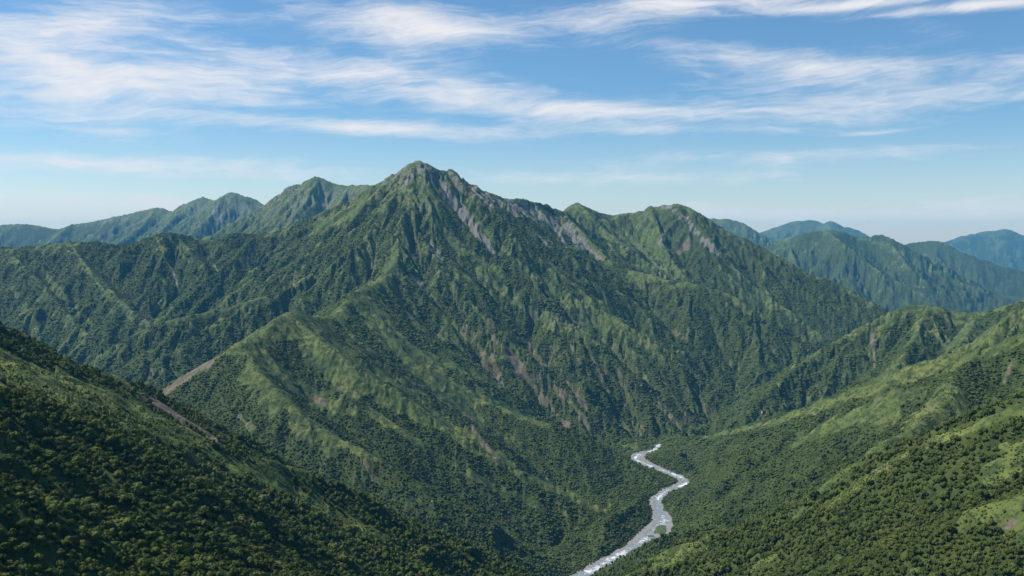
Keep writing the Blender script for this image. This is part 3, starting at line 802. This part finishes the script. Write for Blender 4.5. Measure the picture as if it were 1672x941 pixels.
# low scrub scattered over the open grass
sh = []
for (ra, rb, sp) in ((280, 1200, 2.9), (1200, 2600, 3.6), (2600, 4300, 5.0)):
    xm = rb * math.sin(math.radians(36))
    px, py = np.meshgrid(np.arange(-xm, xm, sp), np.arange(0, rb, sp))
    px = (px + rng.uniform(-.5, .5, px.shape) * sp).ravel(); py = (py + rng.uniform(-.5, .5, py.shape) * sp).ravel()
    rr = np.hypot(px, py); aa = np.degrees(np.arctan2(px, py))
    k = (rr >= ra) & (rr < rb) & (np.abs(aa) < 35.5); px, py, rr = px[k], py[k], rr[k]
    k = sample(px, py, HID) < .0005 + 2.0 / rr; px, py = px[k], py[k]
    fo = sample(px, py, forest); ba = sample(px, py, bare); rv_ = sample(px, py, np.minimum(rd, 1000))
    nz = fbm(px / 22, py / 22, 3, 701) + .5 * fbm(px / 80, py / 80, 2, 702)
    pr = sstep(-.5, .4, nz) * .9 * (fo < .5) * (ba < .6) * (rv_ > 4)
    k = rng.uniform(0, 1, len(px)) < pr; px, py = px[k], py[k]
    sh.append(np.stack([px, py, sample(px, py, Z), 0 * px, 0 * px, 0 * px, sample(px, py, SLOPE)], -1))
SH = np.vstack(sh); print('scrub', len(SH))

ids = np.arange(len(T))
bake(ids[(rT < 1000) & ~isbig], near_v)
bake(ids[(rT >= 1000) & (rT < 2100) & ~isbig], mid_v)
bake(ids[(rT >= 2100) & (rT < 3400) & ~isbig], far_v)
bake(ids[rT >= 3400], dot_v)
Fo = np.vstack(F_)
print('forest faces', len(Fo))
FV, FA = np.vstack(V_), np.concatenate(A_)
tag(obj('forest', mesh_from('forest', FV, Fo, M_FOREST, False, {'tint': ('FLOAT', FA)})), 'dense dark green native forest covering the valley sides', 'forest', 'stuff')
del FV, FA, Fo
tree_T, tree_size = T, size
V_, F_, A_ = [], [], []; off = 0
T = SH; size = (.5 + 1.5 * rng.beta(1.3, 3.0, len(SH))) * np.where(np.hypot(SH[:, 0], SH[:, 1]) > 2600, 1.25, 1)
tint = np.clip(.25 + .65 * rng.beta(1.6, 1.8, len(SH)), 0, .93)
bake(np.arange(len(SH)), dot_v)
tag(obj('scrub', mesh_from('scrub', np.vstack(V_), np.vstack(F_), M_FOREST, False, {'tint': ('FLOAT', np.concatenate(A_))})), 'low scrub and tussock dotted over the open grassy slopes', 'scrub', 'stuff')
T, size = tree_T, tree_size

# single trees: crown and trunk
def trunk_mesh(seed):
    r = np.random.default_rng(seed); vs, fs = [], []; n = 0
    def tube(p, q, ra, rb, seg=7):
        nonlocal n
        p = np.array(p, float); q = np.array(q, float); d = (q - p) / np.linalg.norm(q - p)
        u = np.cross(d, (0.3, .9, .1)); u /= np.linalg.norm(u); w = np.cross(d, u)
        for c, rr in ((p, ra), ((p + q) / 2 + r.normal(size=3) * .02, (ra + rb) / 2), (q, rb)):
            for k in range(seg):
                a = 2 * math.pi * k / seg; vs.append(c + (u * math.cos(a) + w * math.sin(a)) * rr)
        for l in range(2):
            for k in range(seg):
                a = n + l * seg + k; b2 = n + l * seg + (k + 1) % seg
                fs.append((a, b2, b2 + seg, a + seg))
        n += 3 * seg
    tube((0, 0, -.5), (r.uniform(-.06, .06), r.uniform(-.06, .06), .55), .075, .05)
    for k in range(4):
        a = k * 1.57 + r.uniform(-.4, .4)
        tube((0, 0, .22 + .07 * k), (.45 * math.cos(a), .45 * math.sin(a), .68 + r.uniform(-.1, .1)), .035, .012, 5)
    return mesh_from('trunk', np.array(vs), np.array(fs), M_BARK)
protos = []
for k in range(8):
    v, f_ = crown_mesh(960 + k, 9, ICO1, 34, .2)
    protos.append((mesh_from('crown', v + np.array((0, 0, .18)), f_, M_LEAF, False), trunk_mesh(970 + k)))
cellkey = {}
for n_i, t_i in enumerate(big):
    x, y, z = T[t_i, :3]
    cm, tm = protos[n_i % 8]
    root = obj('tree', None, loc=(x, y, z - .25 * size[t_i] * T[t_i, 6] - .3))
    root.rotation_euler = (0, 0, random.uniform(0, 6.28))
    s = size[t_i]; root.scale = (s, s, s * random.uniform(.95, 1.4))
    obj('crown', cm, root); obj('trunk', tm, root)
    if T[t_i, 0] < 0:
        tag(root, 'bushy green tree on the nearest wooded hillside at lower left', 'tree', group='trees on the near left hillside')
    else:
        tag(root, 'bushy green tree on the nearest wooded hillside at lower right', 'tree', group='trees on the near right hillside')

# ------------------------------------------------------------------ river bed and water
def ribbon(path, half, nu):
    t = np.gradient(path[:, :2], axis=0); t /= np.linalg.norm(t, axis=1)[:, None]
    nrm = np.stack([t[:, 1], -t[:, 0]], -1)
    u = np.linspace(-1, 1, nu)
    x = path[:, 0][:, None] + nrm[:, 0][:, None] * u[None] * half[:, None]
    y = path[:, 1][:, None] + nrm[:, 1][:, None] * u[None] * half[:, None]
    n, m_ = x.shape
    i, j = np.meshgrid(np.arange(n - 1), np.arange(m_ - 1), indexing='ij')
    a = (i * m_ + j).ravel()
    return x, y, u, np.stack([a, a + 1, a + m_ + 1, a + m_], -1)
rf_ = catmull(rivp, 3.0)
sm = np.ones(9) / 9
for c_ in range(4):
    rf_[4:-4, c_] = np.convolve(rf_[:, c_], sm, 'valid')
S = np.concatenate([[0], np.cumsum(np.hypot(*np.diff(rf_[:, :2], axis=0).T))])
half = rf_[:, 3] + 9
xb, yb, ub, Fb = ribbon(rf_, half, 61)
U = ub[None] * half[:, None]
ctr = (vnoise(S / 110, S * 0, 601) * .45)[:, None] * rf_[:, 3][:, None]
wch = (9.5 + 3.5 * vnoise(S / 70, S * 0, 602))[:, None]
ch2 = (np.sin(S / 60) * .55 + .2 * vnoise(S / 45, S * 0, 603))[:, None] * rf_[:, 3][:, None]
bed = np.minimum(sstep(.75, 1.5, np.abs(U - ctr) / wch), sstep(.6, 1.4, np.abs(U - ch2) / (wch * .5)) * .8 + .2)
zb = rf_[:, 2][:, None] + bed * 1.0 - .35 + fbm(xb / 13, yb / 13, 3, 604) * .95 + fbm(xb / 2.5, yb / 2.5, 2, 605) * .18
zb = zb - np.clip(np.abs(ub[None]) - .93, 0, 1) * 8
m, nt = new_mat('river_gravel'); b = NB(nt)
pos = b.n('ShaderNodeNewGeometry').outputs['Position']
g = b.mix(b.ramp(b.noise(pos, .5, 4, .7), .35, .65), (.12, .12, .118), (.29, .285, .275))
g = b.mix(b.ramp(b.noise(pos, .06, 3), .5, .65, 0, .5), g, (.17, .15, .12))
b.finish(g, .85, b.bump(b.noise(pos, 1.2, 3), .6, .4))
M_GRAVEL = m
tag(obj('riverbed', mesh_from('riverbed', np.stack([xb, yb, zb], -1).reshape(-1, 3), Fb, M_GRAVEL)), 'grey gravel bed along the winding river', 'riverbed', 'structure')
m, nt = new_mat('river_water'); b = NB(nt)
pos = b.n('ShaderNodeNewGeometry').outputs['Position']
fo_ = b.attr('foam').outputs['Fac']
cv = b.n('ShaderNodeCombineXYZ'); b.link(b.math('MULTIPLY', b.attr('along').outputs['Fac'], .09), cv.inputs[0]); b.link(b.math('MULTIPLY', b.attr('across').outputs['Fac'], .42), cv.inputs[1])
nz = b.noise(cv.outputs[0], 1.0, 6, .68)
foam = b.ramp(b.math('ADD', fo_, nz), .92, 1.22, 0, .85)
col = b.mix(foam, b.mix(b.ramp(nz, .4, .62), (.12, .14, .145), (.29, .315, .32)), (.70, .73, .74))
b.finish(col, b.mix(foam, (.34,) * 3, (.8,) * 3), b.bump(b.noise(pos, .5, 4, .65), .5, .35), .5)
flow = np.repeat(S[:, None], 61, 1)
foamv = np.repeat((.34 + .16 * vnoise(S / 34, S * 0, 606) + .10 * vnoise(S / 11, S * 0, 609))[:, None], 61, 1) + .20 * (1 - np.clip(np.abs(U - ctr) / wch, 0, 1)) + .22 * fbm(xb / 6, yb / 6, 3, 607)
zw = rf_[:, 2][:, None] + .12 + fbm(xb / 4, yb / 4, 2, 608) * .1 - np.clip(np.abs(ub[None]) - .93, 0, 1) * 8
tag(obj('river', mesh_from('river', np.stack([xb, yb, zw], -1).reshape(-1, 3), Fb, m, True, {'foam': ('FLOAT', foamv), 'along': ('FLOAT', flow), 'across': ('FLOAT', U)})), 'pale winding mountain river with white rapids', 'river', 'structure')

# grassy islands in the river
m, nt = new_mat('island_scrub'); b = NB(nt)
pos = b.n('ShaderNodeNewGeometry').outputs['Position']
b.finish(b.mix(b.ramp(b.noise(pos, .25, 4, .7), .35, .65), (.035, .06, .018), (.10, .12, .035)), .9, b.bump(b.noise(pos, .8, 3), .8, .8))
M_ISL = m
for (cx, cy, la, lb, ang, lab) in ((632, 615, 58, 20, 1.32, 'large oval green scrubby island in the middle of the river'),
                                  (440, 775, 40, 13, .95, 'narrow green scrubby island near the lower river bank')):
    q = PZ(930 + cx / 4.26, 720 + cy / 4.26)
    n = 48
    gx_, gy_ = np.meshgrid(np.linspace(-1.25, 1.25, n), np.linspace(-1.25, 1.25, n))
    rr = np.hypot(gx_, gy_) + .22 * fbm(gx_ * 1.6, gy_ * 1.6, 3, int(cx))
    zz = 2.4 * (1 - sstep(.45, 1.0, rr)) - .9 + (1 - sstep(.6, .95, rr)) * np.abs(fbm(gx_ * 7, gy_ * 7, 3, int(cx) + 3)) * 3.2
    c, s = math.cos(ang), math.sin(ang)
    vx = gx_ * la; vy = gy_ * lb
    v = np.stack([vx * c - vy * s, vx * s + vy * c, zz], -1).reshape(-1, 3)
    i, j = np.meshgrid(np.arange(n - 1), np.arange(n - 1), indexing='ij'); a = (i * n + j).ravel()
    o = obj('island', mesh_from('island', v, np.stack([a, a + 1, a + n + 1, a + n], -1), M_ISL), loc=(q[0], q[1], q[2]))
    tag(o, lab, 'island', 'structure')

# ------------------------------------------------------------------ white lumps standing in for bright specks of unknown kind
m, nt = new_mat('speck_white'); b = NB(nt)
pos = b.n('ShaderNodeNewGeometry').outputs['Position']
b.finish(b.mix(b.ramp(b.noise(pos, .6, 3), .35, .65), (.70, .69, .66), (.86, .85, .83)), .7, b.bump(b.noise(pos, 1.5, 3), .5, .3))
M_SPECK = m
def ground_hit(px, py, y0, y1):
    ys = np.arange(y0, y1, 3.0); x, y, z = ray(px, py); s = ys / y
    g = sample(x * s, ys, Z); h = CAMZ + z * s
    k = np.nonzero(g >= h)[0]
    k = k[0] if len(k) else len(ys) - 1
    return x * s[k], ys[k], g[k]
bv, bf = ico(2)
for (px, py, y0, y1, w_, h_, lab) in ((1244, 678, 2900, 4600, 3.6, 6.5, 'small white standing speck among trees where the far valley meets the smooth hill'),
                                     (58, 540, 3000, 5200, 5, 4.5, 'white speck on the wooded slope, upper of the close pair'),
                                     (59.5, 546.5, 3000, 5200, 4, 7, 'white upright speck on the wooded slope, lower of the close pair')):
    x, y, z = ground_hit(px, py, y0, y1)
    v = bv * (1 + .18 * np.random.default_rng(int(px + py)).uniform(-1, 1, (len(bv), 1))) * np.array((w_ / 1.6, w_ / 1.6, h_ / 1.6))
    o = obj('white_speck', mesh_from('white_speck', v, bf, M_SPECK, False), loc=(x, y - 2, z + h_ * .9 + 3))
    tag(o, lab, 'white_speck')

# ------------------------------------------------------------------ haze
m, nt = new_mat('valley_haze'); b = NB(nt)
pv = b.n('ShaderNodeVolumePrincipled')
pv.inputs['Color'].default_value = (.12, .54, 1.0, 1)
pv.inputs['Density'].default_value = 2.2e-5
pv.inputs['Anisotropy'].default_value = .0
o_ = b.n('ShaderNodeOutputMaterial'); b.link(pv.outputs[0], o_.inputs['Volume'])
zlo, zhi, E = float(Z.min()) - 3, float(Z.max()) + 30, 30200.0
v = np.array([(sx * E, sy * E, z) for z in (zlo, zhi) for sx, sy in ((-1, -1), (1, -1), (1, 1), (-1, 1))])
f_ = np.array([(3, 2, 1, 0), (4, 5, 6, 7), (0, 1, 5, 4), (1, 2, 6, 5), (2, 3, 7, 6), (3, 0, 4, 7)])
tag(obj('haze', mesh_from('haze', v, f_, m, False)), 'thin blue air that fades the far mountains', 'haze', 'stuff')

# ------------------------------------------------------------------ sky, clouds, sun
SUN_EL, SUN_AZ = 51.0, -78.0          # azimuth from the view direction, minus is left
w = bpy.data.worlds.new('World'); bpy.context.scene.world = w; w.use_nodes = True
nt = w.node_tree; nt.nodes.clear(); b = NB(nt)
sky = b.n('ShaderNodeTexSky', sky_type='NISHITA')
sky.sun_disc = False; sky.sun_elevation = math.radians(SUN_EL); sky.sun_rotation = math.radians(SUN_AZ)
sky.altitude = 900; sky.air_density = 1.0; sky.dust_density = .6; sky.ozone_density = 2.5
tc = b.n('ShaderNodeTexCoord').outputs['Generated']
sp = b.n('ShaderNodeSeparateXYZ'); b.link(tc, sp.inputs[0])
# angles: u to the right of north, v above the horizon, both in thousandths of a radian
U_ = b.math('MULTIPLY', b.math('ARCTAN2', sp.outputs[0], sp.outputs[1]), 1000.0)
V__ = b.math('MULTIPLY', b.math('ARCSINE', sp.outputs[2]), 1000.0)
def uv(px, py):
    x, y, z = ray(px, py); n = math.sqrt(x * x + y * y + z * z)
    return math.atan2(x, y) * 1000, math.asin(z / n) * 1000
def vec(x, y, z=0.0):
    nd = b.n('ShaderNodeCombineXYZ'); b.put(nd.inputs[0], x); b.put(nd.inputs[1], y); b.put(nd.inputs[2], z); return nd.outputs[0]
# slow bending of the streaks
wv = vec(b.math('MULTIPLY', U_, 1 / 190), b.math('MULTIPLY', V__, 1 / 70))
w1 = b.math('SUBTRACT', b.noise(wv, 1.0, 3, .55), .5)
w2 = b.math('SUBTRACT', b.noise(vec(b.math('MULTIPLY', U_, 1 / 60), b.math('MULTIPLY', V__, 1 / 22), 3.3), 1.0, 3, .6), .5)
Vw = b.math('ADD', V__, b.math('ADD', b.math('MULTIPLY', w1, 46.0), b.math('MULTIPLY', w2, 9.0)))
Uw = b.math('ADD', U_, b.math('MULTIPLY', w2, 60.0))
streak = b.noise(vec(b.math('MULTIPLY', Uw, 1 / 120), b.math('MULTIPLY', Vw, 1 / 13), 1.7), 1.0, 7, .62)
fibre = b.noise(vec(b.math('MULTIPLY', Uw, 1 / 46), b.math('MULTIPLY', b.math('ADD', Vw, b.math('MULTIPLY', Uw, -.12)), 1 / 3.4), 8.1), 1.0, 6, .66)
puff = b.noise(vec(b.math('MULTIPLY', Uw, 1 / 60), b.math('MULTIPLY', Vw, 1 / 26), 5.1), 1.0, 5, .6)
# cloud banks: photo place, half sizes, tilt, weight
BANKS = [(360,120,290,40,-2,1.15),(170,150,200,42,6,.55),(760,148,210,28,9,.8),(1000,182,320,15,2,.85),(640,212,280,14,2,1.0),(120,40,200,34,-10,.9),(20,75,150,20,12,.5),
         (660,34,120,32,6,1.2),(900,40,240,28,-6,.85),(1180,4,170,9,0,1.0),(1400,6,170,8,0,1.3),(1620,9,160,8,0,1.4),(1230,96,170,20,6,.85),(1450,110,260,30,2,.45),(1400,175,330,36,0,.42),
         (1150,214,140,7,2,.45),(1440,213,60,4,-4,.6),(200,270,330,18,0,.45),(80,190,200,30,10,.5),(1000,290,300,12,0,.35),(250,332,460,16,0,.75),(1400,350,560,20,0,.9),(40,350,300,20,0,.7),(1250,258,330,12,0,.5),(1000,290,360,14,0,.55),(150,268,300,14,0,.6),(1560,240,160,8,0,.3),(1560,140,200,26,-2,.5),(1300,150,200,14,4,.35),(470,15,70,16,-14,.3),(1520,45,80,18,10,.18)]
cov = None
for (px, py, hu, hv, tilt, wt) in BANKS:
    cu, cv = uv(px, py); k = 1000 / FPX
    hu *= k; hv *= k; tr = math.radians(tilt)
    du = b.math('SUBTRACT', U_, cu); dv = b.math('SUBTRACT', b.math('ADD', V__, b.math('MULTIPLY', w1, 12.0)), cv)
    # image-down tilt: positive tilt falls to the right
    a = b.math('MULTIPLY', b.math('SUBTRACT', b.math('MULTIPLY', du, math.cos(tr)), b.math('MULTIPLY', dv, math.sin(tr))), 1 / hu)
    c = b.math('MULTIPLY', b.math('ADD', b.math('MULTIPLY', du, math.sin(tr)), b.math('MULTIPLY', dv, math.cos(tr))), 1 / hv)
    d2 = b.math('ADD', b.math('MULTIPLY', a, a), b.math('MULTIPLY', c, c))
    g = b.math('MULTIPLY', b.math('EXPONENT', b.math('MULTIPLY', d2, -1.0)), wt)
    cov = g if cov is None else b.math('ADD', cov, g)
tex = b.math('ADD', b.math('ADD', b.math('MULTIPLY', streak, .55), b.math('MULTIPLY', fibre, .20)), b.math('MULTIPLY', puff, .33))
dens = b.math('ADD', b.math('MULTIPLY', cov, .60), b.math('MULTIPLY', b.math('SUBTRACT', tex, .555), 2.2))
dens = b.ramp(dens, .0, 1.0)
dens = b.math('MULTIPLY', dens, b.ramp(cov, .03, .35))
dens = b.math('MULTIPLY', dens, .93, clamp=True)
hz = b.ramp(V__, 150.0, 0.0)
bgc = b.mix(1.0, sky.outputs[0], b.mix(hz, (.67, .94, 1.07), (1.34, 1.24, 1.13)), 'MULTIPLY')
CLOUD = (8.3, 8.05, 8.0)
fin = b.mix(dens, bgc, CLOUD)
bg = b.n('ShaderNodeBackground'); b.link(fin, bg.inputs[0]); bg.inputs[1].default_value = .083
wo = b.n('ShaderNodeOutputWorld'); b.link(bg.outputs[0], wo.inputs[0])

sd = bpy.data.lights.new('sun', 'SUN'); sd.energy = 5.0; sd.angle = math.radians(.53); sd.color = (1, .95, .87)
so = bpy.data.objects.new('sun', sd); C.objects.link(so)
# the light comes from azimuth SUN_AZ: rotate the lamp's -Z towards the ground
so.rotation_euler = (math.radians(90 - SUN_EL), 0, math.radians(180 - SUN_AZ))
so.location = (0, 0, 3000)

# ------------------------------------------------------------------ camera and render settings
cd = bpy.data.cameras.new('camera'); cam = bpy.data.objects.new('camera', cd); C.objects.link(cam)
cd.sensor_width = 36; cd.lens = 36 * FPX / W0; cd.clip_start = 1; cd.clip_end = 120000
cam.location = (0, 0, CAMZ); cam.rotation_euler = (math.radians(90) - TILT, 0, 0)
sc = bpy.context.scene
sc.camera = cam
sc.view_settings.view_transform = 'Standard'; sc.view_settings.look = 'None'; sc.view_settings.exposure = .46; sc.view_settings.gamma = 1
sc.view_settings.use_curve_mapping = False
sc.render.engine = 'CYCLES'
sc.cycles.max_bounces = 4; sc.cycles.diffuse_bounces = 2; sc.cycles.glossy_bounces = 1; sc.cycles.transmission_bounces = 2; sc.cycles.volume_bounces = 0
